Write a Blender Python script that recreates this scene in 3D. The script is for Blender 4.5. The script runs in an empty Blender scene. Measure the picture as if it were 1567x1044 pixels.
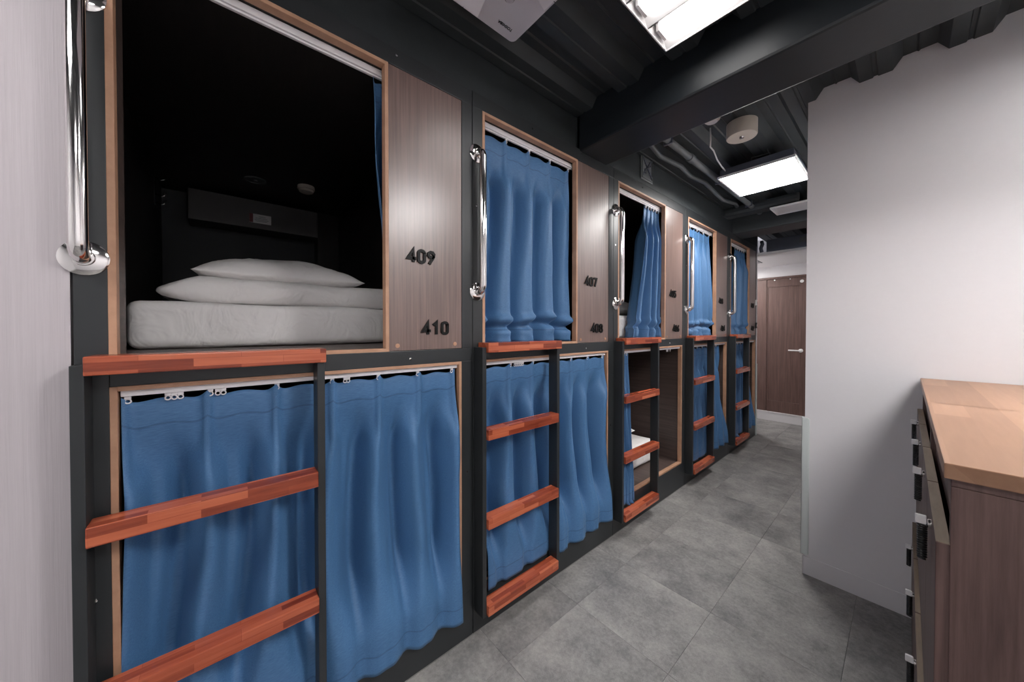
import bpy, bmesh, math, random
from math import pi, sin, cos, exp, radians
from mathutils import Vector, noise, Matrix

S = bpy.context.scene
COL = S.collection

# ------------------------------------------------------------------ camera, world, exposure
cam_d = bpy.data.cameras.new('camera'); cam = bpy.data.objects.new('camera', cam_d); COL.objects.link(cam)
cam.location = (1.254, 0.0, 1.37)
cam.rotation_euler = (pi/2 - radians(0.66), 0, radians(49.36))
cam_d.sensor_width = 36.0
cam_d.lens = 518.0/1567.0*36.0
cam_d.shift_y = -13.0/1567.0
cam_d.clip_start = 0.02
S.camera = cam
w = bpy.data.worlds.new('world'); S.world = w; w.use_nodes = True
w.node_tree.nodes['Background'].inputs[0].default_value = (.5, .5, .55, 1)
w.node_tree.nodes['Background'].inputs[1].default_value = .3
S.view_settings.view_transform = 'Standard'
S.view_settings.look = 'None'
S.view_settings.exposure = 1.95
S.view_settings.gamma = 1.0
S.view_settings.use_curve_mapping = False
LAMP_NEAR = 2.2     # emission strengths
LAMP_FAR = 10.0
LAMP_BACK = 4.8
LAMP_SIDE = 24.0

# ------------------------------------------------------------------ helpers
def srgb(r, g, b):
    f = lambda c: (c/255/12.92) if c/255 <= .04045 else ((c/255+.055)/1.055)**2.4
    return (f(r), f(g), f(b), 1)

class NT:
    def __init__(s, name):
        s.m = bpy.data.materials.new(name); s.m.use_nodes = True
        s.t = s.m.node_tree; s.b = s.t.nodes['Principled BSDF']
    def n(s, kind, **kw):
        x = s.t.nodes.new(kind)
        for k, v in kw.items(): setattr(x, k, v)
        return x
    def l(s, a, b): s.t.links.new(a, b)
    def coords(s, scale, rnd=False):
        tc = s.n('ShaderNodeTexCoord'); mp = s.n('ShaderNodeMapping'); mp.inputs['Scale'].default_value = scale
        s.l(tc.outputs['Object'], mp.inputs['Vector'])
        if rnd:
            oi = s.n('ShaderNodeObjectInfo'); ml = s.n('ShaderNodeMath', operation='MULTIPLY'); ml.inputs[1].default_value = 37.0
            s.l(oi.outputs['Random'], ml.inputs[0]); s.l(ml.outputs[0], mp.inputs['Location'])
        return mp.outputs[0]
    def ramp(s, fac, stops):
        r = s.n('ShaderNodeValToRGB'); e = r.color_ramp.elements
        e[0].position, e[0].color = stops[0]; e[1].position, e[1].color = stops[-1]
        for p, c in stops[1:-1]:
            k = e.new(p); k.color = c
        s.l(fac, r.inputs[0]); return r.outputs[0]
    def noise(s, vec, scale=1, detail=4, rough=.55):
        x = s.n('ShaderNodeTexNoise'); x.inputs['Scale'].default_value = scale; x.inputs['Detail'].default_value = detail
        x.inputs['Roughness'].default_value = rough; s.l(vec, x.inputs['Vector']); return x.outputs['Fac']
    def bump(s, h, strength=.2, dist=.002):
        b = s.n('ShaderNodeBump'); b.inputs['Strength'].default_value = strength; b.inputs['Distance'].default_value = dist
        s.l(h, b.inputs['Height']); s.l(b.outputs[0], s.b.inputs['Normal'])

def plain(name, col, rough=.5, metal=0, bump=None, spec=.5, var=0):
    k = NT(name); k.b.inputs['Base Color'].default_value = col
    k.b.inputs['Roughness'].default_value = rough; k.b.inputs['Metallic'].default_value = metal
    k.b.inputs['Specular IOR Level'].default_value = spec
    if var:
        f = k.noise(k.coords((1, 1, 1)), 6, 5)
        c = k.ramp(f, [(.3, tuple(x*(1-var) for x in col[:3])+(1,)), (.7, tuple(min(1, x*(1+var)) for x in col[:3])+(1,))])
        k.l(c, k.b.inputs['Base Color'])
    if bump:
        k.bump(k.noise(k.coords(bump[0]), 1, 4), bump[1], bump[2])
    return k.m

def wood(name, c1, c2, scale, rough=.45, bump=.1, coat=0):
    k = NT(name); v = k.coords(scale)
    f = k.noise(v, 1, 7, .65)
    k.l(k.ramp(f, [(.32, c1), (.68, c2)]), k.b.inputs['Base Color'])
    k.b.inputs['Roughness'].default_value = rough
    k.b.inputs['Coat Weight'].default_value = coat; k.b.inputs['Coat Roughness'].default_value = .3
    k.bump(f, bump, .001); return k.m

def laminate(name, ca, cb, cc, row, length, rough=.35):
    k = NT(name); tc = k.n('ShaderNodeTexCoord'); sp = k.n('ShaderNodeSeparateXYZ'); k.l(tc.outputs['Object'], sp.inputs[0])
    ad = k.n('ShaderNodeMath', operation='ADD'); k.l(sp.outputs[0], ad.inputs[0]); k.l(sp.outputs[2], ad.inputs[1])
    oi = k.n('ShaderNodeObjectInfo'); a2 = k.n('ShaderNodeMath', operation='ADD'); k.l(sp.outputs[1], a2.inputs[0]); k.l(oi.outputs['Random'], a2.inputs[1])
    cb_ = k.n('ShaderNodeCombineXYZ'); k.l(a2.outputs[0], cb_.inputs[0]); k.l(ad.outputs[0], cb_.inputs[1])
    br = k.n('ShaderNodeTexBrick'); br.inputs['Scale'].default_value = 1; br.inputs['Mortar Size'].default_value = 0.0004
    br.inputs['Brick Width'].default_value = length; br.inputs['Row Height'].default_value = row
    br.inputs['Color1'].default_value = (0, 0, 0, 1); br.inputs['Color2'].default_value = (1, 1, 1, 1); br.inputs['Mortar'].default_value = (.2, .2, .2, 1)
    k.l(cb_.outputs[0], br.inputs['Vector'])
    f = k.noise(k.coords((70, 5, 70), True), 1, 6, .6)
    mx = k.n('ShaderNodeMix', data_type='FLOAT'); mx.inputs[0].default_value = .5
    k.l(br.outputs['Color'], mx.inputs[2]); k.l(f, mx.inputs[3])
    k.l(k.ramp(mx.outputs[0], [(.2, ca), (.5, cb), (.8, cc)]), k.b.inputs['Base Color'])
    k.b.inputs['Roughness'].default_value = rough
    k.bump(f, .12, .0006)
    return k.m

def emit(name, col, st):
    k = NT(name); k.b.inputs['Base Color'].default_value = (.9, .9, .9, 1)
    k.b.inputs['Emission Color'].default_value = col; k.b.inputs['Emission Strength'].default_value = st
    return k.m

# geometry collectors -------------------------------------------------
class MB:
    def __init__(s): s.v = []; s.f = []
    def add(s, vs, fs):
        o = len(s.v); s.v += [tuple(v) for v in vs]; s.f += [tuple(i+o for i in f) for f in fs]; return s
    def box(s, x0, x1, y0, y1, z0, z1, b=.0015):
        bm = bmesh.new(); bmesh.ops.create_cube(bm, size=1)
        for v in bm.verts:
            v.co = Vector(((x0+x1)/2+v.co.x*(x1-x0), (y0+y1)/2+v.co.y*(y1-y0), (z0+z1)/2+v.co.z*(z1-z0)))
        if b: bmesh.ops.bevel(bm, geom=bm.edges[:], offset=min(b, .45*min(abs(x1-x0), abs(y1-y0), abs(z1-z0))), segments=2 if b > .001 else 1, affect='EDGES', profile=.6)
        s.bm(bm); return s
    def bm(s, bm):
        bm.verts.ensure_lookup_table(); bm.verts.index_update()
        s.add([v.co.copy() for v in bm.verts], [[v.index for v in f.verts] for f in bm.faces]); bm.free(); return s
    def tube(s, pts, r, n=12, closed=False, caps=True):
        pts = [Vector(p) for p in pts]; rings = []; N = len(pts); up = None
        for i, p in enumerate(pts):
            a = pts[(i-1) % N] if (i > 0 or closed) else p; c = pts[(i+1) % N] if (i < N-1 or closed) else p
            t = (c-a).normalized()
            if up is None:
                up = Vector((0, 0, 1)) if abs(t.z) < .9 else Vector((1, 0, 0))
            side = t.cross(up).normalized(); up = side.cross(t).normalized()
            rr = r[i] if isinstance(r, (list, tuple)) else r
            rings.append([p+side*cos(2*pi*k/n)*rr+up*sin(2*pi*k/n)*rr for k in range(n)])
        vs = [v for g in rings for v in g]; fs = []
        for i in range(N if closed else N-1):
            j = (i+1) % N
            for k in range(n): fs.append((i*n+k, i*n+(k+1) % n, j*n+(k+1) % n, j*n+k))
        if caps and not closed: fs += [tuple(reversed(range(n))), tuple(range((N-1)*n, N*n))]
        return s.add(vs, fs)
    def lathe(s, prof, origin=(0, 0, 0), axis='Z', n=32):
        # prof: list of (r, h)
        vs = []; fs = []
        for r, h in prof:
            for k in range(n):
                a = 2*pi*k/n; c, d = r*cos(a), r*sin(a)
                p = (c, d, h) if axis == 'Z' else ((h, c, d) if axis == 'X' else (c, h, d))
                vs.append((p[0]+origin[0], p[1]+origin[1], p[2]+origin[2]))
        for i in range(len(prof)-1):
            for k in range(n): fs.append((i*n+k, i*n+(k+1) % n, (i+1)*n+(k+1) % n, (i+1)*n+k))
        fs += [tuple(reversed(range(n))), tuple(range((len(prof)-1)*n, len(prof)*n))]
        return s.add(vs, fs)
    def build(s, name, m, parent=None, smooth=False):
        me = bpy.data.meshes.new(name); me.from_pydata(s.v, [], s.f)
        bm = bmesh.new(); bm.from_mesh(me); bmesh.ops.recalc_face_normals(bm, faces=bm.faces[:]); bm.to_mesh(me); bm.free()
        me.materials.append(m)
        if smooth:
            for p in me.polygons: p.use_smooth = True
            if smooth == 'auto': me.set_sharp_from_angle(angle=radians(35))
        o = bpy.data.objects.new(name, me); COL.objects.link(o)
        if parent: o.parent = parent
        return o

def thing(name, label, cat, loc=(0, 0, 0), rotz=0, group=None):
    o = bpy.data.objects.new(name, None); COL.objects.link(o); o.empty_display_size = .05
    o.location = loc; o.rotation_euler = (0, 0, rotz); tag(o, label, cat, group); return o
def tag(o, label=None, cat=None, group=None, kind=None):
    if label: o['label'] = label
    if cat: o['category'] = cat
    if group: o['group'] = group
    if kind: o['kind'] = kind
    return o
def struct(o, label=None):
    o['kind'] = 'structure'
    if label: o['label'] = label
    return o
def copy_tree(o, parent=None):
    c = o.copy(); COL.objects.link(c); c.parent = parent
    for ch in [x for x in list(bpy.data.objects) if x.parent == o]: copy_tree(ch, c)
    return c

# ------------------------------------------------------------------ materials
M = {}
M['black'] = plain('black_lacquer', srgb(42, 45, 47), .38, bump=((60, 60, 60), .05, .001), var=.12)
M['beam'] = plain('darker_beam_black', srgb(28, 33, 37), .42, bump=((9, 9, 9), .15, .003), var=.15)  # near beam only, a darker black than the ceiling deck
M['blackwall'] = plain('black_paint', srgb(48, 53, 55), .55, bump=((9, 9, 9), .15, .003), var=.15)
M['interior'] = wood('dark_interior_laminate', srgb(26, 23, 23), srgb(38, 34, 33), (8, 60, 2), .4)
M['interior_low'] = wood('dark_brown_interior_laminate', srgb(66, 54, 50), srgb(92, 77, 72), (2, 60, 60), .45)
M['back'] = plain('charcoal_board', srgb(52, 55, 58), .6, var=.1)
M['shelf'] = plain('grey_board', srgb(84, 82, 82), .55, var=.08)
M['panel'] = wood('brown_oak_laminate', srgb(92, 71, 65), srgb(128, 104, 96), (40, 90, 2.2), .38, .08, 1)
M['edge'] = wood('light_plywood_edge', srgb(172, 130, 104), srgb(192, 150, 122), (12, 12, 12), .5)
M['step'] = laminate('red_laminated_acacia', srgb(112, 46, 32), srgb(164, 80, 54), srgb(198, 110, 78), .0205, .19, .27)
M['bench'] = laminate('pale_laminated_pine', srgb(134, 98, 74), srgb(148, 111, 86), srgb(162, 124, 98), .06, .6, .4)
M['locker'] = wood('dark_ash_laminate', srgb(62, 44, 42), srgb(106, 82, 77), (60, 60, 2.5), .5, .4)
M['lockeredge'] = wood('olive_brown_ash_edge', srgb(112, 96, 80), srgb(142, 124, 106), (40, 4, 60), .5, .2)
M['steel'] = plain('polished_steel', (.82, .8, .79, 1), .1, 1)
M['white_plastic'] = plain('white_plastic', srgb(228, 226, 226), .4)
M['ivory'] = plain('ivory_plastic', srgb(206, 198, 186), .5)
M['track'] = plain('white_track', srgb(225, 222, 224), .35)
M['ac'] = plain('lilac_white_plastic', srgb(206, 202, 208), .4)
M['rubber'] = plain('black_plastic', srgb(14, 14, 15), .4)
M['digit'] = plain('black_acrylic', srgb(8, 8, 8), .5, spec=.25)
M['darkline'] = plain('dark_gap', srgb(20, 20, 22), .7)
M['grey'] = plain('grey_paint', srgb(104, 108, 110), .5, var=.1)
M['duct'] = plain('galvanised_duct', srgb(110, 115, 128), .35, .6, var=.1)
M['guard'] = plain('frosted_guard', srgb(200, 206, 204), .35)
M['base'] = plain('pale_vinyl_skirting', srgb(214, 211, 213), .45)
M['maroon'] = plain('maroon_plastic', srgb(96, 24, 34), .45)
M['door'] = wood('brown_door_veneer', srgb(82, 60, 55), srgb(110, 84, 77), (60, 60, 2.5), .4, .1)
M['sealer'] = plain('pale_sealant', srgb(120, 118, 116), .6)

def wallpaper(name, col, vertical=True):
    k = NT(name); k.b.inputs['Base Color'].default_value = col; k.b.inputs['Roughness'].default_value = .75
    f = k.noise(k.coords((260, 260, 5) if vertical else (50, 50, 50)), 1, 5, .6)
    k.l(k.ramp(f, [(.3, tuple(x*(.9 if vertical else .985) for x in col[:3])+(1,)), (.7, col)]), k.b.inputs['Base Color'])
    k.bump(f, .35 if vertical else .03, .002); return k.m
M['paper'] = wallpaper('streaked_wallpaper', srgb(188, 181, 185))
M['frontwall'] = wallpaper('pale_grey_wall_paint', srgb(216, 213, 215), False)
M['wall'] = wallpaper('white_wall_paint', srgb(228, 226, 228), False)

def floor_mat():
    k = NT('grey_stone_vinyl'); v = k.coords((1, 1, 1), True)
    a = k.noise(v, 5, 8, .65); b = k.noise(v, 60, 6, .7); c = k.noise(v, 400, 2, .6)
    m1 = k.n('ShaderNodeMath', operation='MULTIPLY_ADD'); k.l(a, m1.inputs[0]); m1.inputs[1].default_value = .6
    m2 = k.n('ShaderNodeMath', operation='MULTIPLY_ADD'); k.l(b, m2.inputs[0]); m2.inputs[1].default_value = .35; k.l(m2.outputs[0], m1.inputs[2])
    m3 = k.n('ShaderNodeMath', operation='MULTIPLY'); k.l(c, m3.inputs[0]); m3.inputs[1].default_value = .25; k.l(m3.outputs[0], m2.inputs[2])
    oi = k.n('ShaderNodeObjectInfo'); m4 = k.n('ShaderNodeMath', operation='MULTIPLY_ADD'); k.l(oi.outputs['Random'], m4.inputs[0]); m4.inputs[1].default_value = .09; k.l(m1.outputs[0], m4.inputs[2])
    k.l(k.ramp(m4.outputs[0], [(.48, srgb(92, 91, 92)), (.62, srgb(126, 124, 123)), (.78, srgb(158, 155, 152))]), k.b.inputs['Base Color'])
    k.b.inputs['Roughness'].default_value = .5; k.bump(b, .15, .001); return k.m
M['floor'] = floor_mat()

def cloth(name, c1, c2, sheen=.04):
    k = NT(name); f = k.noise(k.coords((300, 45, 900)), 1, 3, .6)
    colr = k.ramp(f, [(.3, c1), (.7, c2)])
    k.b.inputs['Roughness'].default_value = .55; k.b.inputs['Sheen Weight'].default_value = sheen; k.b.inputs['Sheen Roughness'].default_value = .4
    uv = k.n('ShaderNodeUVMap'); sp = k.n('ShaderNodeSeparateXYZ'); k.l(uv.outputs[0], sp.inputs[0])
    last = None
    for pos in (.935, .068):      # stitched hem and header seams
        d = k.n('ShaderNodeMath', operation='SUBTRACT'); k.l(sp.outputs[1], d.inputs[0]); d.inputs[1].default_value = pos
        ab = k.n('ShaderNodeMath', operation='ABSOLUTE'); k.l(d.outputs[0], ab.inputs[0])
        lt = k.n('ShaderNodeMath', operation='LESS_THAN'); k.l(ab.outputs[0], lt.inputs[0]); lt.inputs[1].default_value = .003
        if last is None: last = lt.outputs[0]
        else:
            mx_ = k.n('ShaderNodeMath', operation='MAXIMUM'); k.l(last, mx_.inputs[0]); k.l(lt.outputs[0], mx_.inputs[1]); last = mx_.outputs[0]
    mc = k.n('ShaderNodeMix', data_type='RGBA', blend_type='MULTIPLY'); k.l(last, mc.inputs[0]); k.l(colr, mc.inputs[6]); mc.inputs[7].default_value = (.74, .74, .76, 1)
    k.l(mc.outputs[2], k.b.inputs['Base Color'])
    hh = k.n('ShaderNodeMath', operation='MULTIPLY_ADD'); k.l(last, hh.inputs[0]); hh.inputs[1].default_value = -4; k.l(f, hh.inputs[2])
    k.bump(hh.outputs[0], .4, .0008); return k.m
M['curtain'] = cloth('blue_slub_fabric', srgb(58, 98, 142), srgb(82, 126, 170))
M['curtain_deep'] = cloth('blue_slub_fabric_deep', srgb(42, 88, 136), srgb(58, 110, 160))
def linen():
    k = NT('white_cotton'); k.b.inputs['Base Color'].default_value = srgb(246, 243, 242); k.b.inputs['Roughness'].default_value = .8
    v = k.coords((1, 1, 1)); n = k.n('ShaderNodeTexNoise'); n.inputs['Scale'].default_value = 7; n.inputs['Detail'].default_value = 3; n.inputs['Distortion'].default_value = 1.4
    k.l(v, n.inputs['Vector']); k.bump(n.outputs['Fac'], .5, .03); return k.m
M['linen'] = linen()
M['tube'] = emit('lamp_tube_glow', (1, .985, .97, 1), LAMP_NEAR)
M['diffuser'] = emit('lamp_diffuser_glow', (1, .985, .96, 1), LAMP_FAR)
M['sidelamp'] = emit('side_lamp_glow', (1, .98, .97, 1), LAMP_SIDE)
M['backlamp'] = emit('rear_lamp_glow', (1, .98, .97, 1), LAMP_BACK)

# ------------------------------------------------------------------ room shell
YB, YW, YE, YS = -1.8, 2.467, 6.2, 5.2      # back wall, white wall, end wall, end of pods
XR, XC = 3.40, 0.890
# floor
fl = struct(MB().box(-2.2, XR+.1, YB-.1, YE+.2, -.06, -.004, 0).build('floor', M['darkline']))
tile_me = MB().box(.0004, .4496, .0004, .4466, -.0045, 0, .0006).build('tile', M['floor'], fl)
tile_me.location = (.2, 1.333, 0); first = True
for i in range(-3, 7):
    for j in range(-7, 12):
        x = .2+.45*i; y = 1.333+.447*j
        if x < -.3 and y < 4.9: continue
        if x+.4 > XR+.3: continue
        if x > XC and y > YW: continue
        if x < -1.2: continue
        if i == 0 and j == 0: continue
        t = tile_me.copy(); COL.objects.link(t); t.parent = fl; t.location = (x, y, 0)
# walls
struct(MB().box(-.1, -.006, YB, -.265, 0, 2.72, 0).build('wall_left', M['paper']))
struct(MB().box(-.1, XR+.1, YB-.1, YB, 0, 2.72, 0).build('wall_back', M['wall']))
struct(MB().box(XR, XR+.1, YB, YW+.08, 0, 2.72, 0).build('wall_right', M['wall']))
struct(MB().box(XC, XR, YW, YW+.08, 0, 2.67, 0).box(XC, XC+.08, YW+.08, YE, 0, 2.67, 0).build('wall_front', M['frontwall']))
struct(MB().box(-2.2, XR, YE+.06, YE+.14, 0, 2.72, 0).build('wall_end', M['wall']))
struct(MB().box(-2.2, -.012, YS+.03, YS+.09, 0, 2.72, 0).build('wall_side', M['wall']), 'white end wall behind the last pod')
struct(MB().box(-1.3, -1.2, YS+.09, YE+.06, 0, 2.72, 0).build('wall_far', M['wall']))
struct(MB().box(-.09, -.03, -.262, 1.60, 2.42, 2.72, 0).box(-.07, -.004, 1.60, YS+.03, 2.424, 2.72, 0).build('wall_upper', M['blackwall']), 'black wall above the pods')
struct(MB().box(XC-.004, XR, YW-.006, YW, 0, .10, .001).box(XC-.006, XC, YW-.006, YE, 0, .10, .001).build('baseboard_front', M['base']))
# ceiling: corrugated deck, ribs along Y
prof = []
i = -5
while True:
    c = .866+.2785*i
    if c > 3.6: break
    prof += [(c-.095, 2.664), (c-.088, 2.664), (c-.056, 2.616), (c-.010, 2.616), (c-.006, 2.622), (c+.006, 2.622), (c+.010, 2.616), (c+.056, 2.616), (c+.088, 2.664), (c+.130, 2.664), (c+.136, 2.658), (c+.142, 2.664)]
    i += 1
prof = [p for p in prof if -.12 <= p[0] <= 3.5]
m = MB(); vs = []; fs = []
for x, z in prof: vs += [(x, YB-.1, z), (x, YE+.1, z), (x, YB-.1, z+.06), (x, YE+.1, z+.06)]
for q in range(len(prof)-1):
    a, b = q*4, q*4+4; fs += [(a, a+1, b+1, b), (a+2, b+2, b+3, a+3)]
m.add(vs, fs); struct(m.build('ceiling', M['blackwall']))
# beams
struct(MB().box(-.03, XR, 1.60, 1.875, 2.41, 2.70, .012).build('trim_1', M['beam']), 'black painted beam across the ceiling')
struct(MB().box(-.03, XC, 4.28, 4.60, 2.41, 2.70, .012).build('trim_2', M['blackwall']), 'far dark beam before the end door')
struct(MB().box(-.01, .62, 3.98, 4.14, 2.53, 2.62, .03).build('trim_3', M['blackwall']), 'dark boxed duct under the ceiling')
# dropped white ceiling at the end
struct(MB().box(-1.2, XC, YS+.0, YE+.06, 2.30, 2.33, .002).build('trim_4', M['wall']), 'lowered white ceiling before the door')

# end door
struct(MB().box(-1.2, XC, YE, YE+.06, 0, .118, .002).box(-1.2, XC, YE-.006, YE+.06, .118, .134, .002).build('trim_5', M['base']), 'white step below the door')
d = MB()
X0, X1, Z0, Z1 = -.40, .40, .134, 2.10
d.box(X0, -.116, YE+.015, YE+.055, Z0, Z1, .002)
d.box(-.112, -.1, YE+.02, YE+.055, Z0, Z1, .001)
d.box(.27, X1, YE+.015, YE+.055, Z0, Z1, .002)
d.box(-.1, .27, YE+.015, YE+.055, 1.985, Z1, .002)
d.box(-.1, .27, YE+.015, YE+.055, Z0, .30, .002)
d.box(-.1, .27, YE+.027, YE+.055, .30, 1.985, 0)
door = d.build('door_1', M['door']); struct(door, 'brown panelled door at the end of the corridor')
MB().box(X0-.05, X1+.04, YE+.0, YE+.058, Z1+.002, Z1+.03, .002).box(X0-.05, X0-.002, YE, YE+.058, Z0, Z1, .002).build('door_frame', M['door'], door)
h = MB(); hx, hz = .284, 1.058
h.lathe([(.026, 0), (.026, -.008), (.022, -.011)], (hx, YE+.015, hz), 'Y', 24)
h.tube([(hx, YE+.01, hz), (hx, YE-.035, hz), (hx-.02, YE-.045, hz), (hx-.13, YE-.045, hz)], .0095, 12)
h.build('door_handle', M['white_plastic'], door, 'auto')
for q, (x, z, r) in enumerate([(-.02, 2.085, .011), (.16, 2.085, .009), (.29, 2.04, .022)]):
    MB().lathe([(r, 0), (r, -.006), (r*.6, -.01)], (x, YE+.015, z), 'Y', 16).build('door_stop', M['white_plastic'], door, 'auto')

# ------------------------------------------------------------------ sleeping pods
P = 1.107; YK = [-.194+P*k for k in range(5)]
DZ = 1.292           # upper deck
def make_pod(label, last=False):
    r = thing('sleeping_pod', label, 'bunk bed', group='two storey sleeping pods along the left wall')
    e = .93 if last else .985; e2 = .962 if last else 1.0385
    el = .915 if last else .970
    f = MB()
    f.box(-.03, 0, -.066, -.013, .208, 2.353)
    f.box(-.03, 0, -.066, e2, 2.353, 2.42); f.box(-.03, 0, -.013, e2, 1.228, 1.284)
    f.box(-.03, 0, e, e2, 1.284, 2.353); f.box(-.03, 0, el+.012, e2, .208, 1.228)
    f.box(-.03, 0, -.066, e2, 0, .208)
    fr = f.build('frame', M['black'], r)
    MB().box(0, .0025, -.066, e2, 0, .003, .0005).build('sealant_line', M['sealer'], r)
    # light plywood edges
    for (y0, y1, z0, z1, n) in [(-.013, .001, 1.284, 2.353, 0), (.655, .668, 1.293, 2.353, 0), (.001, .655, 2.340, 2.353, 0), (.001, .668, 1.284, 1.2965, 0),
                                (-.013, .0, .208, 1.228, 0), (el, el+.012, .208, 1.228, 0), (.0, el, 1.216, 1.228, 0), (0, el, .208, .221, 0)]:
        MB().box(-.03, .0012, y0, y1, z0, z1, .0008).build('plywood_edge', M['edge'], r)
    pn = MB().box(-.028, -.0015, .668, e-.001, 1.2855, 2.3515, .001).build('number_panel', M['panel'], r)
    for y in (.70, e-.035): MB().lathe([(.0085, 0), (.0085, .0016), (.006, .002)], (-.0015, y, 1.305), 'X', 16).build('screw_cap', M['edge'], pn, 'auto')
    # inner shell, upper
    iu = MB()
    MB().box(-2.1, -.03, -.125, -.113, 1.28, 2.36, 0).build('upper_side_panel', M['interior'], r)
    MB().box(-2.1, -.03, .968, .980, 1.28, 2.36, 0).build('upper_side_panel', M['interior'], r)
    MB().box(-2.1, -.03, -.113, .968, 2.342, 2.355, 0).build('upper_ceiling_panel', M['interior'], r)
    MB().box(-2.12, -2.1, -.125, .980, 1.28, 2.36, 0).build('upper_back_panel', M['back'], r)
    MB().box(-2.1, -.03, -.113, .968, 1.281, 1.2955, 0).build('upper_deck', M['interior_low'], r)
    MB().box(-.11, -.0305, -.012, .0, 1.2965, 2.342, 0).build('upper_jamb', M['interior_low'], r)
    MB().box(-2.1, -1.95, .81, .967, 1.296, 2.341, 0).build('corner_casing', M['interior'], r)
    # lower
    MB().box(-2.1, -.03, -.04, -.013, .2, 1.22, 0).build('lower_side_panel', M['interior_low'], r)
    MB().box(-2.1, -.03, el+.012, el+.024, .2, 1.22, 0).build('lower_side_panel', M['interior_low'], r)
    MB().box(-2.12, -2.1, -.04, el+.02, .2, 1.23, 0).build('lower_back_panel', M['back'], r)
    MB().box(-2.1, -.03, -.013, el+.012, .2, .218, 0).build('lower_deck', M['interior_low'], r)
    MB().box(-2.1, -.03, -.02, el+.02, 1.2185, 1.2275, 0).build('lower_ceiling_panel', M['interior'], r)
    # shelf box on back wall of upper pod
    MB().box(-2.1, -1.88, .03, .83 if False else .795, 2.11, 2.315, .003).build('wall_cupboard', M['shelf'], r)
    # tracks
    t = MB().box(-.062, -.040, .003, .79, 2.318, 2.3405, .002).box(-.056, -.046, .003, .79, 2.311, 2.318, .001).build('curtain_track', M['track'], r)
    t2 = MB().box(-.030, -.0115, .003, el-.003, 1.200, 1.216, .002).build('curtain_track', M['track'], r)
    # screws in the black frame
    ss = [(-.045, 1.92), (-.04, .72), (.30, 2.392), (.70, 2.395), (.75, 1.252)]
    if not last: ss.append((1.01, .74))
    for y, z in ss: MB().lathe([(.0045, -.001), (.0045, .0012), (.002, .0016)], (0, y, z), 'X', 10).build('screw', M['steel'], r, 'auto')
    return r
def glider(parent, y, z, x, ring=False):
    g = MB().box(x-.004, x+.004, y-.006, y+.006, z-.008, z+.001, .001)
    g.tube([(x, y+.0055*cos(a*pi/5), z-.0135+.0055*sin(a*pi/5)) for a in range(10)], .0017, 6, closed=True)
    return g.build('glider', M['track'], parent, 'auto')
pod = make_pod('two storey pod 409 410 nearest the camera, upper bunk wide open')
labels = ['two storey pod marked 409 and 410, nearest, upper bunk open showing white bedding',
          'two storey pod marked 407 and 408, second from left, both bunks curtained',
          'two storey pod marked 405 and 406, middle of the row, curtains drawn aside',
          'two storey pod fourth in the row, behind a bright blue curtain',
          'two storey pod at the far end of the row, dark curtain half drawn']
pods = []
for k in range(5):
    o = pod if k == 0 else (copy_tree(pod) if k < 4 else make_pod(labels[4], True))
    o.location = (0, YK[k], 0); o['label'] = labels[k]; pods.append(o)
def kids(o, n): return [x for x in bpy.data.objects if x.parent == o and x.name.split('.')[0] == n]
# numbers
def text_mesh(txt, size, ext, off, matn, name, parent):
    cu = bpy.data.curves.new('txt', 'FONT'); cu.body = txt; cu.size = size; cu.extrude = ext; cu.offset = off
    cu.align_x = 'CENTER'; cu.align_y = 'CENTER'; cu.space_character = 1.06; cu.bevel_depth = 0
    o = bpy.data.objects.new('txt', cu); COL.objects.link(o)
    bpy.context.view_layer.update()
    me = bpy.data.meshes.new_from_object(o.evaluated_get(bpy.context.evaluated_depsgraph_get()))
    bpy.data.objects.remove(o); bpy.data.curves.remove(cu)
    me.materials.clear(); me.materials.append(matn)
    q = bpy.data.objects.new(name, me); COL.objects.link(q); q.parent = parent; return q
def arc(cx, cy, rx, ry, a0, a1, n=8): return [(cx+rx*cos(radians(a0+(a1-a0)*i/n)), cy+ry*sin(radians(a0+(a1-a0)*i/n))) for i in range(n+1)]
# digit strokes in a cell 0.5 wide and 1 high (centre lines)
W5 = .46
STROKES = {
 '0': [arc(.25, .75, .19, .17, 0, 180)+arc(.25, .25, .19, .17, 180, 360)+[(.44, .75)]],
 '1': [[(.12, .74), (.30, .92), (.30, .08)]],
 '2': [arc(.25, .72, .19, .20, 170, -25)+[(.06, .08), (.46, .08)]],
 '3': [arc(.24, .72, .18, .20, 160, -80)+arc(.24, .30, .20, .22, 80, -160)],
 '4': [[(.36, .08), (.36, .92), (.04, .30), (.50, .30)]],
 '5': [[(.44, .92), (.10, .92), (.08, .55)]+arc(.24, .34, .20, .26, 110, -150)],
 '6': [[(.36, .92), (.10, .44)]+arc(.25, .28, .19, .20, 150, 510)],
 '7': [[(.04, .92), (.45, .92), (.20, .08)]],
 '8': [arc(.25, .72, .17, .19, 90, 450, 16), arc(.25, .28, .20, .21, 90, 450, 16)],
 '9': [[(.14, .08), (.40, .56)]+arc(.25, .72, .19, .20, -30, 330)]}
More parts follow.
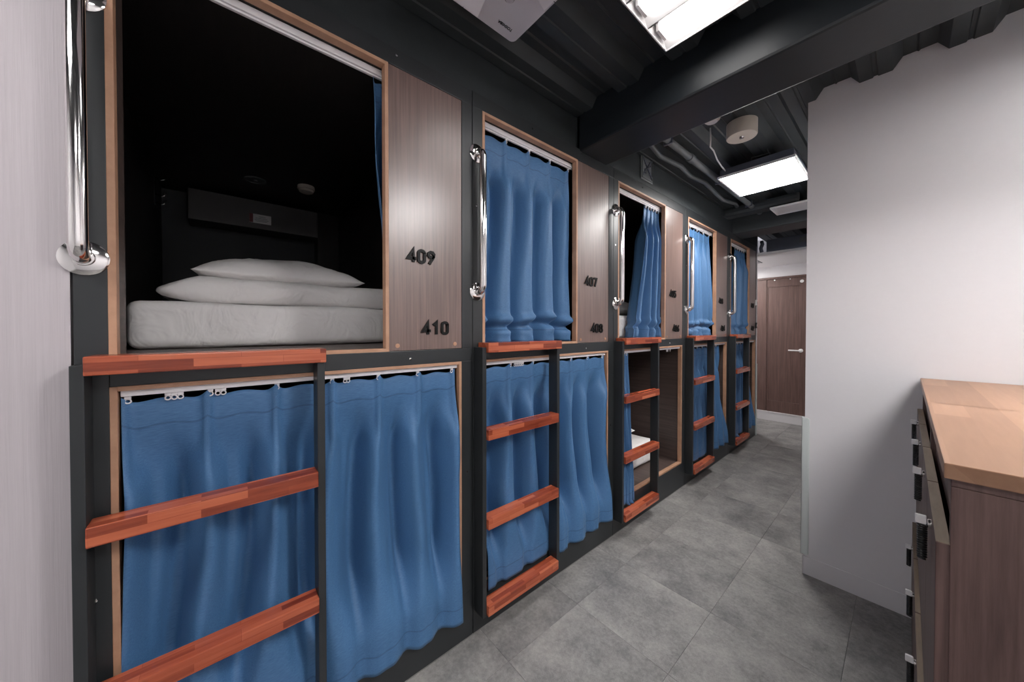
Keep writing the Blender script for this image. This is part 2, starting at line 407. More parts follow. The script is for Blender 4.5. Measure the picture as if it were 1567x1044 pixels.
def digits(txt, h, sw, depth, parent, y, z):
    """solid stroke digits standing on the panel face; y, z is the centre"""
    m = MB(); adv = .76*h; x0 = -adv*(len(txt)-1)/2-.30*h
    for q, ch in enumerate(txt):
        for st in STROKES[ch]:
            P_ = [Vector((x0+q*adv+a*h*1.2, (b-.5)*h)) for a, b in st]; L, R = [], []
            for i, p in enumerate(P_):
                d0 = (P_[i]-P_[i-1]).normalized() if i else (P_[1]-P_[0]).normalized()
                d1 = (P_[i+1]-P_[i]).normalized() if i < len(P_)-1 else d0
                t = (d0+d1)
                t = t.normalized() if t.length > .3 else d0
                c = max(.45, t.dot(d0)); nn = Vector((-t.y, t.x))*(sw/2/c)
                if i == 0: p = p-d1*sw*.2
                if i == len(P_)-1: p = p+d0*sw*.2
                L.append(p+nn); R.append(p-nn)
            n = len(P_); vs = []
            for X in (-.0005, depth):
                for k_ in range(n): vs += [(X, y+L[k_].x, z+L[k_].y), (X, y+R[k_].x, z+R[k_].y)]
            o = 2*n; fs = []
            for k_ in range(n-1):
                a = 2*k_; fs += [(a, a+1, a+3, a+2), (o+a, o+a+2, o+a+3, o+a+1), (a, a+2, o+a+2, o+a), (a+1, o+a+1, o+a+3, a+3)]
            fs += [(0, o, o+1, 1), (2*n-2, 2*n-1, o+2*n-1, o+2*n-2)]
            m.add(vs, fs)
    return m.build('bunk_number', M['digit'], parent)
for k in range(5):
    pn = kids(pods[k], 'number_panel')[0]
    for n, (txt, dy, z) in enumerate([(str(409-2*k), .797, 1.655), (str(410-2*k), .858, 1.372)]):
        if k == 4: dy = [.795, .80][n]
        digits(txt, .055, .0115, .005, pn, dy, z)
# gliders on tracks, cupboard label, lights inside pod
for k in range(5):
    tr = sorted(kids(pods[k], 'curtain_track'), key=lambda o: -max(v.co.z for v in o.data.vertices))
    up = {0: [.69, .72, .75], 1: [.01+.158*i for i in range(5)], 2: [.45+.04*i for i in range(6)], 3: [.01+.15*i for i in range(5)], 4: [.30+.08*i for i in range(5)]}[k]
    lo = {0: [-.18+.194+.155*i for i in range(7)]+[.085, .097, .109, .185, .197, .52, .53],
          1: [.015+.155*i for i in range(7)]+[.20, .213, .226, .239, .252], 2: [.01+.03*i for i in range(5)]+[.74, .76, .80],
          3: [.01+.12*i for i in range(7)], 4: [.01+.1*i for i in range(6)]}[k]
    for y in up: glider(tr[0], y, 2.311, -.051)
    for y in lo: glider(tr[1], min(y, .955 if k < 4 else .9), 1.2, -.0205)
cup = kids(pods[0], 'wall_cupboard')[0]
MB().box(-1.8805, -1.874, .355, .485, 2.15, 2.215, .001).box(-1.876, -1.8725, .376, .478, 2.154, 2.211, 0).build('label_plate', M['white_plastic'], cup)
MB().box(-1.8775, -1.8715, .355, .376, 2.151, 2.214, 0).build('label_stripe', M['maroon'], cup)
pl = MB()
for z, a, b in [(2.198, .41, .45), (2.186, .39, .46), (2.175, .385, .47), (2.165, .39, .46)]: pl.box(-1.873, -1.8722, a, b, z-.002, z+.001, 0)
pl.build('label_print', M['grey'], cup)
d_ = MB().lathe([(.058, 0), (.058, -.006), (.048, -.010), (.046, -.006), (.012, -.004), (.010, -.012)], (-1.52, .369, 2.342), 'Z', 32).build('ceiling_downlight', M['grey'], None, 'auto')  # round ceiling light disc, not emitting
d_.location = (0, YK[0], 0); tag(d_, 'round grey downlight on the ceiling inside open pod 409', 'light')
sd = thing('smoke_detector', 'small white smoke detector on the ceiling inside open pod 409', 'smoke detector', (-1.43, .447, 2.342))
MB().lathe([(.050, 0), (.052, -.018), (.050, -.024)], (0, 0, 0), 'Z', 32).build('base', M['ivory'], sd, 'auto')
MB().lathe([(.044, -.024), (.042, -.038), (.030, -.044)], (0, 0, 0), 'Z', 32).build('sensor_head', M['ivory'], sd, 'auto')
hk = thing('coat_hook', 'dark metal coat hook on the inner side wall of pod 409', 'hook', (-1.76, YK[0]-.113, 2.2))
MB().box(-.012, .012, 0, .004, -.07, .12, .001).build('back_plate', M['rubber'], hk)
for z in (.10, 0, -.05): MB().tube([(0, .002, z), (0, .03, z-.012), (0, .045, z-.004), (0, .05, z+.018)], .0035, 8).build('hook_arm', M['steel'], hk, True)

# light switch things at the end of the last pod
for z, lab in ((1.70, 'small white round switch on the last pod post, upper of two'), (1.41, 'small dark key switch on the last pod post, lower of two')):
    sw = thing('wall_switch', lab, 'switch', (0.0, YK[4]+.945, z))
    MB().box(-.002, .012, -.02, .02, -.035, .035, .003).build('plate', M['white_plastic'] if z > 1.5 else M['rubber'], sw)
    MB().box(.012, .016, -.009, .009, -.015, .015, .002).build('rocker', M['steel'], sw)

# ------------------------------------------------------------------ ladders and grab bars
def make_ladder():
    r = thing('bunk_ladder', '', 'ladder', group='ladders with red wood steps in front of the pods')
    MB().box(.001, .065, -.060, -.0385, .105, 1.288, .002).build('rail', M['black'], r)
    MB().box(.006, .065, .4185, .440, .105, 1.2645, .002).build('rail', M['black'], r)
    for n, (z0, z1) in enumerate([(1.265, 1.308), (.882, .928), (.490, .536), (.109, .155)]):
        x0 = .0015 if n == 0 else .022
        MB().box(x0, .079, -.038, .4415 if n == 0 else .418, z0, z1, .003).build('step', M['step'], r)
    for z in (.905, .513, .13):
        MB().lathe([(.006, 0), (.006, .002), (.003, .003)], (.045, -.0385, z-.01), 'Y', 10).build('screw', M['steel'], r)
    return r
lad = make_ladder()
ll = ['nearest ladder with wide red wood steps under open bunk 409', 'ladder with red wood steps below the second bunk, at pod 407',
      'ladder in front of the lower bunk with white pillows showing, pod 405', 'fourth ladder along, its steps below the bright blue curtain',
      'farthest ladder, next to the brown end door']
for k in range(5):
    o = lad if k == 0 else copy_tree(lad); o.location = (0, YK[k], 0); o['label'] = ll[k]
def make_bar():
    r = thing('grab_bar', '', 'grab bar', group='steel grab bars beside the upper bunks')
    zt, zb = 2.150, 1.535; X = .047
    pts = [(0.004, 0, zb)]
    for a in range(7): t = a/6*pi/2; pts.append((X-.03+.03*sin(t), 0, zb+.03-.03*cos(t)))
    for a in range(7): t = a/6*pi/2; pts.append((X-.03+.03*cos(t), 0, zt-.03+.03*sin(t)))
    pts.append((.004, 0, zt))
    MB().tube(pts, .016, 20).build('bar', M['steel'], r, 'auto')
    for z in (zt, zb):
        fl_ = MB().lathe([(.040, .0005), (.040, .004), (.035, .007), (.019, .009), (.0175, .014)], (0, 0, z), 'X', 32).build('flange', M['steel'], r, 'auto')
    return r
bar = make_bar()
bl = ['nearest steel grab bar, at the streaked white wall beside open bunk 409', 'steel grab bar between panel 409 and the blue curtain of pod 407',
      'steel grab bar left of the open middle bunk, right of panel 407', 'steel grab bar over the bright blue curtain of the fourth pod',
      'farthest steel grab bar, before the dark blue curtain']
for k in range(5):
    o = bar if k == 0 else copy_tree(bar); o.location = (0, YK[k]-(.048 if k == 0 else .043), 0); o['label'] = bl[k]

# ------------------------------------------------------------------ curtains
def sm(a, b, x):
    t = max(0, min(1, (x-a)/(b-a))); return t*t*(3-2*t)
def curtain(k, label, y0t, y1t, y0b, y1b, ztop, zbot, n, low, seed, mat='curtain', ease=1.0, crump=0, lift=None, bulge=0, per=18):
    rnd = random.Random(seed); NU = n*per; NV = 72
    ph = [i+rnd.uniform(-.12, .12) for i in range(n+1)]; ph[0] = 0; ph[-1] = n
    amp = [rnd.uniform(.7, 1.0) for _ in range(n+2)]
    vs = []; fs = []
    for j in range(NV+1):
        v = j/NV; e = v**ease
        yl = y0t+(y0b-y0t)*e; yr = y1t+(y1b-y1t)*e
        b = sm(.04, .26, v)
        for i in range(NU+1):
            u = i/NU; p = u*n; q = p-round(p); d = abs(q)
            spike = exp(-(q/.05)**2)
            pp = p+.22*noise.noise(Vector((p*.7, v*1.6, seed*3.1)))*b
            a = amp[int(round(p))]
            wv = .5+.5*cos(2*pi*pp)
            wv = wv**.75
            wv = wv*a*(1-.25*exp(-((p % 1-.27)/.09)**2)*b)+.10*cos(4*pi*pp+seed+2*v)+.10*noise.noise(Vector((p*1.3, v*2.5, seed)))
            wv = max(0, min(1, wv))
            W = (1-b)*(.12+.7*spike)+b*wv
            y = yl+(yr-yl)*u + .012*noise.noise(Vector((u*n*.8, v*2, seed+9)))*b
            zb = zbot+.010*noise.noise(Vector((u*n*.6, 3, seed)))+(lift(u) if lift else 0)
            top = ztop-.012*(1-spike)*sm(.5, 0, d) - .010*(1-exp(-(q/.12)**2))
            z = top+(zb-top)*v
            if low:
                xmin = -.034+(-.115+.034)*b; xmax = -.008+.027*b
                lo = sm(.75, .235, z); xmin = xmin+(.0035-xmin)*sm(.5, .24, z); xmax = xmax+(.046-xmax)*lo
                x = xmin+(xmax-xmin)*W
                if bulge: x += bulge*exp(-((z-.30)/.09)**2)*(.6+.4*wv)
                g = exp(-((y-.429)/.035)**2); lim = .0045
                if x > lim: x = x*(1-g)+lim*g
                if .10 < z < .56 or .8 < z < .96:      # stay behind the steps
                    if y < .44 and z > .165: x = min(x, .0195)
                # frame edges
                if y < .0 and x > -.03 and z > .2: x = x
            else:
                xmin = -.060+(-.125+.060)*b; xmax = -.045+.033*b
                x = xmin+(xmax-xmin)*W
                if crump:
                    zz = (z-zbot); nn = noise.noise(Vector((u*n*.9, .5, seed+4)))
                    x += crump*.020*exp(-((zz-.125-.02*nn)/.016)**2)-crump*.035*exp(-((zz-.085-.02*nn)/.014)**2)*(.5+.5*wv)
                    x += crump*.012*sin(zz*60+nn*6)*sm(.25, .05, zz)*noise.noise(Vector((u*n*1.5, zz*10, seed)))
                    x = min(x, -.004)
            x += .0012*noise.noise(Vector((y*14, z*7, seed)))
            vs.append((x, y, z))
    for j in range(NV):
        for i in range(NU):
            a = j*(NU+1)+i; fs.append((a, a+1, a+NU+2, a+NU+1))
    o = MB().add(vs, fs).build('curtain', M[mat], None, True)
    o.location = (0, YK[k], 0)
    uvl = o.data.uv_layers.new(name='UVMap')
    for lp in o.data.loops:
        vi = lp.vertex_index; uvl.data[lp.index].uv = ((vi % (NU+1))/NU, (vi//(NU+1))/NV)
    s = o.modifiers.new('thickness', 'SOLIDIFY'); s.thickness = .0016; s.offset = 0
    # hem stitch as a tiny step in cloth is left to the material
    tag(o, label, 'curtain', 'blue pleated curtains of the pods'); return o
curtain(0, 'thin sliver of blue curtain bunched at the right of open bunk 409', .630, .76, .690, .775, 2.312, 1.31, 2, False, 1, ease=1.0)
curtain(1, 'closed light blue curtain of upper bunk 407, gathered on its sill', .004, .640, .004, .640, 2.306, 1.300, 4, False, 2, crump=1.35)
curtain(2, 'blue curtain pulled to the right of the open middle upper bunk', .42, .648, .20, .65, 2.306, 1.300, 4, False, 5, ease=1.25, crump=.5)
curtain(3, 'bright blue closed curtain of the fourth upper bunk, lower left corner lifted', .004, .600, .004, .65, 2.306, 1.300, 5, False, 4, crump=1.1, lift=lambda u: .035*max(0, 1-u*4))
curtain(4, 'dark blue curtain half drawn in the farthest upper bunk', .30, .648, .12, .648, 2.306, 1.300, 4, False, 6, ease=.8, crump=.7)
curtain(0, 'nearest large blue curtain hanging below bunk 409, behind the wide steps', .004, .955, .004, .965, 1.198, .125, 6, True, 7, lift=lambda u: .045*sm(.47, .42, u))
curtain(1, 'blue lower curtain of bunk 408, behind the second ladder', .004, .955, .004, .975, 1.198, .140, 6, True, 8, lift=lambda u: .03*sm(.47, .42, u))
curtain(2, 'narrow blue curtain bunched at the left of the open lower bunk', .006, .135, .006, .175, 1.198, .165, 4, True, 9, per=14)
curtain(3, 'blue lower curtain behind the fourth ladder, flaring at its foot', .006, .79, .006, .93, 1.198, .17, 6, True, 10)
curtain(4, 'farthest blue lower curtain, bulging under the ladder beside the end door', .006, .62, .006, .80, 1.198, .165, 5, True, 11, bulge=.0)

# ------------------------------------------------------------------ bedding
def slab(hx, hy, hz, r, seed, amp=.006, freq=5, n=26, taper=None):
    def grid(a): return [math.sin(pi/2*(-1+2*i/n)) for i in range(n+1)]
    g = grid(0); vs = []; fs = []; idx = {}
    def vid(p):
        key = tuple(round(c, 5) for c in p)
        if key not in idx: idx[key] = len(vs); vs.append(p)
        return idx[key]
    for ax in range(3):
        for sgn in (-1, 1):
            for i in range(n):
                for j in range(n):
                    quad = []
                    for a, b in ((g[i], g[j]), (g[i+1], g[j]), (g[i+1], g[j+1]), (g[i], g[j+1])):
                        p = [0, 0, 0]; p[ax] = sgn; p[(ax+1) % 3] = a; p[(ax+2) % 3] = b; quad.append(vid(tuple(p)))
                    fs.append(tuple(quad))
    out = []
    for p in vs:
        P_ = Vector((p[0]*hx, p[1]*hy, p[2]*hz)); Q = Vector((max(-hx+r, min(hx-r, P_.x)), max(-hy+r, min(hy-r, P_.y)), max(-hz+min(r, hz*.98), min(hz-min(r, hz*.98), P_.z))))
        D = P_-Q
        if D.length > 1e-6: D.normalize()
        R = Q+Vector((D.x*r, D.y*r, D.z*min(r, hz*.98)))
        nn = noise.noise(R*freq+Vector((seed, 0, 0)))+.5*noise.noise(R*freq*2.7+Vector((0, seed, 0)))
        rd = 1-abs(noise.noise(R*freq*1.3+Vector((0, 0, seed*2))))*2
        N_ = D if D.length > .5 else Vector((0, 0, 1 if p[2] > 0 else -1))
        R += N_*amp*(nn+.5*max(0, rd))
        if taper: R = taper(R, p)
        out.append(R)
    return MB().add(out, fs)
def pillow(L, W_, T, seed):
    n = 36; vs = []; fs = []
    for side in (1, -1):
        o = len(vs)
        for i in range(n+1):
            for j in range(n+1):
                u = math.sin(pi/2*(-1+2*i/n)); v = math.sin(pi/2*(-1+2*j/n))
                h = ((1-abs(u)**2.6)*(1-abs(v)**2.6))**.55
                x = v*W_/2*(1-.05*(1-abs(v))*u*u-.10*u*u*(abs(v)**2)*0); y = u*L/2*(1-.06*(1-v*v)*abs(u)**3)
                x *= 1-.08*(1-u*u)*0
                z = side*T/2*h*(1+.12*noise.noise(Vector((u*2.2, v*2.2, seed+side))))+.006*h*(1-abs(noise.noise(Vector((u*5, v*3, seed*2))))*2.5)
                if side < 0: z *= .55
                vs.append((x, y, z))
        for i in range(n):
            for j in range(n):
                a = o+i*(n+1)+j; fs.append((a, a+1, a+n+2, a+n+1))
    m_ = MB().add(vs, fs); bm = bmesh.new(); me = bpy.data.meshes.new('t'); me.from_pydata(m_.v, [], m_.f); bm.from_mesh(me)
    bmesh.ops.remove_doubles(bm, verts=bm.verts[:], dist=1e-4); k = MB(); k.bm(bm); return k
def bed(k, z0, xf, ylo, yhi, labs, duvet=True, pil=True, seed=1, dy=(0, 0)):
    ml = 1.5 if z0 > 1 else 1.75
    o = slab(ml/2, (yhi-ylo)/2, .086, .035, seed, .005, 4).build('mattress', M['linen'], None, True)
    o.location = (xf-ml/2, YK[k]+(ylo+yhi)/2, z0+.089); tag(o, labs[0], 'mattress', 'white mattresses in the open bunks')
    if duvet:
        def tp(R, p):
            s = sm(-1, -.72, p[1]); R.z *= .45+.55*s+.10*noise.noise(Vector((R.y*6, R.x*3, seed))); R.z -= (1-s)*.012; return R
        q = slab(.30, (yhi-ylo)/2-.035, .052, .05, seed+5, .007, 6, taper=tp).build('folded_duvet', M['linen'], None, True)
        q.location = (xf-.36, YK[k]+(ylo+yhi)/2+.03, z0+.178+.054); tag(q, labs[1], 'duvet', 'folded white duvets in the open bunks')
    if pil:
        q = pillow(.66, .44, .19, seed).build('pillow', M['linen'], None, True)
        q.location = (xf-.32, YK[k]+(ylo+yhi)/2+dy[0], z0+.178+.104+.052+dy[1]); tag(q, labs[2], 'pillow', 'white pillows in the open bunks')
bed(0, 1.2955, -.48, -.055, .95, ['white sheeted mattress in the nearest open bunk 409', 'folded white duvet on the nearest mattress, under the pillow', 'white pillow on top of the folded duvet in bunk 409'], seed=3, dy=(-.015, -.025))
bed(2, 1.2955, -.13, -.05, .95, ['white mattress in the middle open upper bunk', 'folded white duvet in the middle open upper bunk', 'white pillow in the middle open upper bunk'], duvet=False, seed=8, dy=(-.02, -.104))
bed(2, .218, -.17, .01, .88, ['white mattress in the open lower bunk behind the third ladder', 'folded duvet in lower bunk', 'white pillow in the open lower bunk behind the third ladder'], duvet=False, seed=12, dy=(-.08, -.066))

# ------------------------------------------------------------------ shoe lockers on the right
def make_locker(y0, y1, label):
    r = thing('shoe_locker', label, 'locker', (1.306, y0, 0), group='brown lockers with pale wood tops')
    W = y1-y0; D = .42
    MB().box(0, D, 0, .020, 0, 1.100, .0015).build('side_panel', M['locker'], r)
    MB().box(0, D, W-.020, W, 0, 1.100, .0015).build('side_panel', M['locker'], r)
    MB().box(.004, D, .020, W-.020, .03, .05, 0).build('shelf', M['locker'], r)
    MB().box(.004, D, .020, W-.020, .455, .475, 0).build('shelf', M['locker'], r)
    MB().box(D-.012, D, .020, W-.020, .05, 1.098, 0).build('back_panel', M['locker'], r)
    MB().box(.010, .03, .020, W-.020, .985, 1.098, 0).build('top_rail', M['locker'], r)
    MB().box(.0, D, .001, W-.001, 1.100, 1.114, .001).build('cap', M['locker'], r)
    MB().box(-.008, D, -.010, W, 1.1145, 1.141, .002).build('worktop', M['bench'], r)
    for c in range(2):
        for (z0, z1) in ((.06, .463), (.480, .9975)):
            a = .0 + c*W/2; xo = .003 if z0 > .4 else -.0075; d = MB().box(-.0185+xo, -.0015+xo, a+.002, a+W/2-.002, z0, z1, .001).build('door', M['lockeredge' if c == 5 else 'locker'], r)
            MB().box(-.0183+xo, -.0017+xo, a+.003, a+W/2-.003, z1-.001, z1+.0008, .0004).build('top_edge', M['lockeredge'], d)
            MB().lathe([(.009, 0), (.009, -.004), (.006, -.005)], (-.0185+xo, a+.155, z1-.028), 'X', 16).build('lock', M['steel'], d, 'auto')
    return r
make_locker(.945, 1.677, 'near brown locker with pale wood top, its side panel facing the camera')
make_locker(1.677, 2.455, 'far brown locker against the white wall, pale wood top behind the near one')
def make_key():
    r = thing('locker_key', '', 'key', group='locker keys with white tags and black coil bands')
    MB().box(-.0175, -.002, -.004, .004, -.008, .010, .002).build('key_tag', M['white_plastic'], r)
    pts = []
    for i in range(150):
        a = i/10*2*pi; s = i/149
        pts.append((-.0075+.0055*cos(a), .004*sin(a)+.002*sin(s*3), -.008-.072*s))
    MB().tube(pts, .0022, 5).build('coil_band', M['rubber'], r, True)
    pts = [(-.008+.0085*cos(i/10*2*pi)*.0, .0, 0) for i in range(2)]
    return r
key = make_key(); kk = 0
kl = ['white tagged key with black coil on the near upper locker door', 'white tagged key with coil, second upper locker door from the camera',
      'white tagged key with coil, third upper locker door from the camera', 'white tagged key with coil on the farthest upper locker door',
      'white tagged key with coil, second lower locker door from the camera', 'white tagged key with coil, third lower locker door from the camera', 'white tagged key with coil on the farthest lower locker door']
for (y, z) in [(1.10, .974), (1.466, .974), (1.832, .974), (2.221, .974), (1.466, .438), (1.832, .438), (2.221, .438)]:
    o = key if kk == 0 else copy_tree(key); o.location = (1.2865 if z > .5 else 1.277, y, z); o['label'] = kl[kk]; kk += 1

# ------------------------------------------------------------------ corner guards
g = MB().box(XC-.012, XC-.008, YW-.012, YW+.03, .112, .875, .0015).box(XC-.012, XC+.016, YW-.012, YW-.008, .112, .875, .0015).box(XC-.0075, XC-.001, YW-.008, YW+.02, .115, .87, .001).box(XC-.001, XC+.02, YW-.0085, YW-.0005, .115, .87, .001).build('corner_guard', M['guard'])
tag(g, 'pale frosted corner guard on the white wall edge', 'corner guard')
g = MB().box(-.03, .008, YS-.002+.003, YS+.03, 0, .92, .002).build('corner_guard', M['guard']); tag(g, 'pale corner guard at the end of the pods near the door', 'corner guard')

# ------------------------------------------------------------------ ceiling things
# near troffer
L0, L1, A0, A1, ZB, ZT = .565, .895, .985, 1.468, 2.566, 2.6155
nl = thing('ceiling_light', 'open square fluorescent ceiling light close overhead, beside the near beam', 'ceiling light', ((L0+L1)/2, (A0+A1)/2, ZB))
cx, cy = (L0+L1)/2, (A0+A1)/2
a, b = (L1-L0)/2, (A1-A0)/2; H = ZT-ZB
MB().box(-a, a, -b, b, H-.004, H, 0).box(-a, -a+.004, -b, b, 0, H, 0).box(a-.004, a, -b, b, 0, H, 0).box(-a, a, -b, -b+.004, 0, H, 0).box(-a, a, b-.004, b, 0, H, 0).build('housing', M['white_plastic'], nl)
cell = 2*b/3
for q in range(3):
    y0 = -b+q*cell; mm = MB()
    for (ya, yb, za, zb) in ((y0+.004, y0+.045, .006, H-.006), (y0+cell-.045, y0+cell-.004, H-.006, .006)):
        mm.add([(-a+.004, ya, za), (a-.004, ya, za), (a-.004, yb, zb), (-a+.004, yb, zb), (-a+.004, ya, za+.001), (a-.004, ya, za+.001), (a-.004, yb, zb+.001), (-a+.004, yb, zb+.001)],
               [(0, 1, 2, 3), (7, 6, 5, 4), (0, 4, 5, 1), (1, 5, 6, 2), (2, 6, 7, 3), (3, 7, 4, 0)])
    mm.build('reflector', M['white_plastic'], nl)
    yc = y0+cell/2
    for dd in (-.017, .017):
        MB().tube([(-a+.02, yc+dd, H-.022), (a-.02, yc+dd, H-.022)], .0125, 14).build('lamp_tube', M['tube'], nl, 'auto')
    for sx in (-1, 1): MB().box(sx*a-.02*sx-.006, sx*a-.02*sx+.006, yc-.035, yc+.035, H-.036, H-.005, .002).build('lamp_holder', M['white_plastic'], nl)
# far lamp
def panel_lamp(x0, x1, y0, y1, z, h, label, mat, wires=True, top=2.66):
    r = thing('ceiling_light', label, 'ceiling light', ((x0+x1)/2, (y0+y1)/2, z)); a = (x1-x0)/2; b = (y1-y0)/2
    MB().box(-a+.012, a-.012, -b+.012, b-.012, .004, h, .002).build('housing', M['duct'] if h > .04 else M['white_plastic'], r)
    MB().box(-a, a, -b, -b+.012, -.006, .01, .001).box(-a, a, b-.012, b, -.006, .01, .001).box(-a, -a+.012, -b+.012, b-.012, -.006, .01, .001).box(a-.012, a, -b+.012, b-.012, -.006, .01, .001).build('frame', M['white_plastic'], r)
    MB().box(-a+.012, a-.012, -b+.012, b-.012, -.002, .003, 0).build('diffuser', mat, r)
    if wires:
        for sx in (-1, 1): MB().tube([(sx*a*.6, 0, h), (sx*a*.6, 0, top-z)], .003, 6).build('hanger', M['grey'], r)
    return r
fl1 = panel_lamp(.315, .775, 2.845, 3.37, 2.50, .06, 'lit square panel light hanging past the beam, in front of the white wall edge', M['diffuser'])
fl2 = panel_lamp(.405, .80, 3.93, 4.20, 2.50, .014, 'thin unlit white panel light hanging behind the lit one', M['white_plastic'], top=2.62)
panel_lamp(.45, 1.05, -1.2, -.6, 2.56, .05, 'lit panel light behind the camera', M['backlamp'], top=2.615)
panel_lamp(2.3, 2.9, -.3, .3, 2.56, .05, 'added fill light panel far to the right, out of view, brightening the pod fronts', M['backlamp'], top=2.615)  # added out of view to send more light onto the pod fronts
panel_lamp(1.75, 2.45, 1.3, 1.95, 2.56, .05, 'lit panel light to the right, above the lockers', M['sidelamp'], top=2.615)
panel_lamp(-.75, -.35, 5.5, 5.9, 2.27, .028, 'lit panel light around the corner by the end door', M['diffuser'], wires=False)
# drum speaker / detector
sp = thing('ceiling_sensor', 'beige drum shaped sensor on the corrugated ceiling past the beam', 'sensor', (.594, 2.40, 2.53))
MB().lathe([(.080, .0845), (.080, .006), (.077, 0), (.0, 0)][:3], (0, 0, 0), 'Z', 40).build('drum', M['ivory'], sp, 'auto')
MB().lathe([(.014, 0), (.012, -.006), (.006, -.007)], (0, 0, 0), 'Z', 20).build('lens', M['steel'], sp, 'auto')
s2 = MB().lathe([(.045, 0), (.045, -.02), (.03, -.035)], (.47, 2.28, 2.664), 'Z', 24).build('smoke_detector', M['white_plastic'], None, 'auto'); tag(s2, 'small white detector half hidden behind the beam edge', 'smoke detector')
# white cable to the far lamp
pts = [(.42, 2.40, 2.664), (.415, 2.42, 2.60), (.40, 2.46, 2.57), (.40, 2.52, 2.565), (.375, 2.66, 2.56), (.37, 2.76, 2.548), (.365, 2.86, 2.545)]
cable = MB().tube(pts, .0045, 8).build('power_cable', M['white_plastic'], None, True); tag(cable, 'white power cable drooping from the ceiling to the lit panel light', 'cable')
wr = MB().tube([(.50, 2.95, 2.56), (.52, 2.90, 2.60), (.57, 2.88, 2.585), (.62, 2.92, 2.60), (.62, 2.95, 2.56)], .003, 6).tube([(.62, 2.9, 2.59), (.61, 2.86, 2.64)], .003, 6).build('lamp_wire', M['grey'], None, True); tag(wr, 'thin grey wires on top of the lit panel light', 'wire')
# pipes
pp = thing('conduit_pipe', 'long dark pipe with coupling running along the ceiling above the pods', 'pipe', (.25, 1.88, 2.575))
MB().tube([(0, 0, 0), (0, 2.38, 0)], .022, 16).build('pipe', M['grey'], pp, 'auto')
MB().tube([(0, .62, 0), (0, .68, 0)], .028, 16).build('coupling', M['grey'], pp, 'auto')
for y in (.3, 1.2, 2.0): MB().tube([(0, y, .02), (0, y, .085)], .004, 8).box(-.028, .028, y-.008, y+.008, -.026, .026, .002).build('pipe_clip', M['duct'], pp)
fp = MB().tube([(.12+.02*sin(y*2.6), 1.88+y*.25, 2.60+.012*sin(y*1.7)) for y in range(0, 10)], .016, 12).build('flexible_hose', M['grey'], None, True); tag(fp, 'grey flexible hose beside the ceiling pipe above the pods', 'hose')
fh = MB().tube([(.06, YS-.03, 2.33), (.05, YS-.035, 2.38), (.065, YS-.03, 2.43), (.055, YS-.02, 2.47)], .02, 12).build('flexible_hose', M['duct'], None, True); tag(fh, 'silver crumpled hose beside the duct above the end door', 'hose')
# duct above white dropped ceiling
dc = thing('air_duct', 'blue grey metal duct above the lowered white ceiling', 'duct', (.4, YS, 2.331))
MB().box(-.30, .48, .0, .5, 0, .15, .004).build('duct_body', M['duct'], dc)
MB().box(.02, .20, -.006, .0, .06, .12, .002).build('access_plate', M['grey'], dc)
cv = thing('ceiling_vent', 'small grey vent slot in the lowered white ceiling', 'vent', (-.12, 5.62, 2.30))
MB().box(-.05, .05, -.16, .16, -.006, -.0005, .001).build('frame', M['grey'], cv)
for q in range(4): MB().box(-.04+.022*q, -.03+.022*q, -.15, .15, -.011, -.006, .001).build('slat', M['ac'], cv)
# wall vent above pod
wv_ = thing('wall_vent', 'square grey vent on the black wall above the open middle bunk', 'vent', (-.004, 2.377, 2.548))
MB().box(0, .010, -.085, .085, -.098, .098, .006).build('plate', M['grey'], wv_)
MB().box(.010, .016, -.074, .074, -.088, -.080, .001).box(.010, .016, -.074, .074, .080, .088, .001).box(.010, .016, -.074, -.066, -.08, .08, .001).box(.010, .016, .066, .074, -.08, .08, .001).build('rim', M['grey'], wv_)
for q in range(4):
    an = q*pi/2+pi/4
    bl_ = MB()
    c_, s_ = cos(an), sin(an); w2 = .006
    P0 = [(.010, -s_*w2, c_*w2), (.010, s_*w2, -c_*w2), (.010, c_*.09+s_*w2, s_*.09-c_*w2), (.010, c_*.09-s_*w2, s_*.09+c_*w2)]
    P1 = [(.016, p[1], p[2]) for p in P0]
    bl_.add(P0+P1, [(0, 1, 2, 3), (7, 6, 5, 4), (0, 4, 5, 1), (1, 5, 6, 2), (2, 6, 7, 3), (3, 7, 4, 0)]).build('spoke', M['duct'], wv_)
    for rr in (.03, .05):
        MB().tube([(.013, rr*cos(an-pi/4+.35+t*.16*1), rr*sin(an-pi/4+.35+t*.16)) for t in range(6)], .0025, 6).build('rib', M['duct'], wv_)

# air conditioner cassette
ac = thing('air_conditioner', 'white ceiling cassette air conditioner at the top edge, left of the light', 'air conditioner', (.165, .94, 2.57))
AX, AY = .72, -.70
def rr_plate(x0, x1, y0, y1, z0, z1, r, n=6):
    pts = []
    for (cx_, cy_, a0) in ((x1-r, y1-r, 0), (x0+r, y1-r, pi/2), (x0+r, y0+r, pi), (x1-r, y0+r, 3*pi/2)):
        for i in range(n+1): pts.append((cx_+r*cos(a0+pi/2*i/n), cy_+r*sin(a0+pi/2*i/n)))
    N = len(pts); vs = [(x, y, z0) for x, y in pts]+[(x, y, z1) for x, y in pts]
    return vs, [tuple(range(N)), tuple(range(2*N-1, N-1, -1))]+[(i, (i+1) % N, N+(i+1) % N, N+i) for i in range(N)]
MB().add(*rr_plate(0, AX, AY, 0, 0, .018, .022)).build('panel', M['ac'], ac)
MB().box(.06, AX-.06, AY+.06, -.06, .018, .090, 0).build('body', M['ac'], ac)
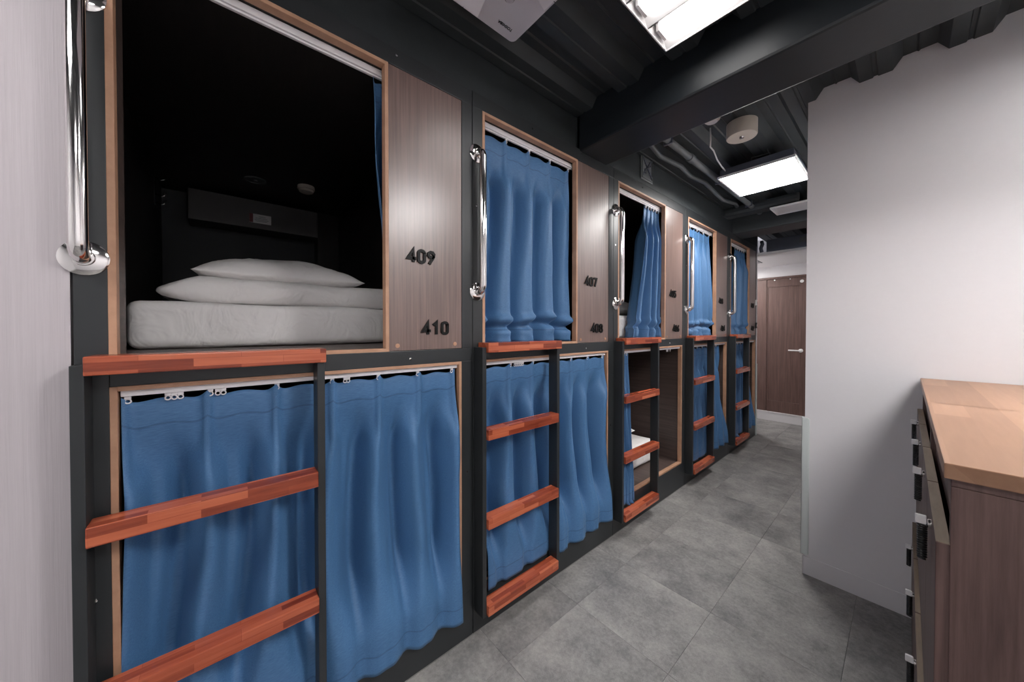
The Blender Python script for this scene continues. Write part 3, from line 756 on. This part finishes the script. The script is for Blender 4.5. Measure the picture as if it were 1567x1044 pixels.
MB().box(.19, AX-.19, AY+.19, -.19, -.006, -.0005, .003).build('grille', M['ac'], ac)
for sx in range(4):
    fm = MB(); Lh = AX/2-.212; ang = radians(38)
    loc = [(AX/2, -.052), (AX/2, AY+.052), (.052, AY/2), (AX-.052, AY/2)][sx]
    if sx < 2:
        s = 1 if sx == 0 else -1
        vsF = [(-Lh, -.026*s, -.002), (Lh, -.026*s, -.002), (Lh, .026*s*cos(ang), -.032), (-Lh, .026*s*cos(ang), -.032)]
    else:
        s = -1 if sx == 2 else 1
        vsF = [(-.026*s, -Lh, -.002), (-.026*s, Lh, -.002), (.026*s*cos(ang), Lh, -.032), (.026*s*cos(ang), -Lh, -.032)]
    vsF = vsF+[(x, y, z+.003) for x, y, z in vsF]
    fm.add([(x+loc[0], y+loc[1], z) for x, y, z in vsF], [(0, 1, 2, 3), (7, 6, 5, 4), (0, 4, 5, 1), (1, 5, 6, 2), (2, 6, 7, 3), (3, 7, 4, 0)])
    fm.build('air_flap', M['ac'], ac)
    sl = MB()
    if sx < 2: sl.box(loc[0]-Lh, loc[0]+Lh, loc[1]-.022, loc[1]+.022, -.001, .001, 0)
    else: sl.box(loc[0]-.022, loc[0]+.022, loc[1]-Lh, loc[1]+Lh, -.001, .001, 0)
    sl.build('air_slot', M['darkline'], ac)
MB().box(0, .05, -.248, -.246, -.0008, .004, 0).box(.236, .238, -.03, 0, -.0008, .004, 0).build('seam', M['darkline'], ac)
MB().lathe([(.0185, 0), (.0185, -.0006)], (.14, -.136, 0), 'Z', 24).build('cap_seam', M['darkline'], ac)
MB().lathe([(.016, 0), (.016, -.003), (.014, -.004)], (.14, -.136, 0), 'Z', 24).build('corner_cap', M['ac'], ac, 'auto')
lg = text_mesh('TOSHIBA', .0165, .0004, .0004, M['digit'], 'maker_name', ac)
# reading direction -Y, up -X, normal -Z
lg.rotation_euler = Matrix(((0, -1, 0), (-1, 0, 0), (0, 0, -1))).to_euler(); lg.location = (.044, -.078, -.0008)
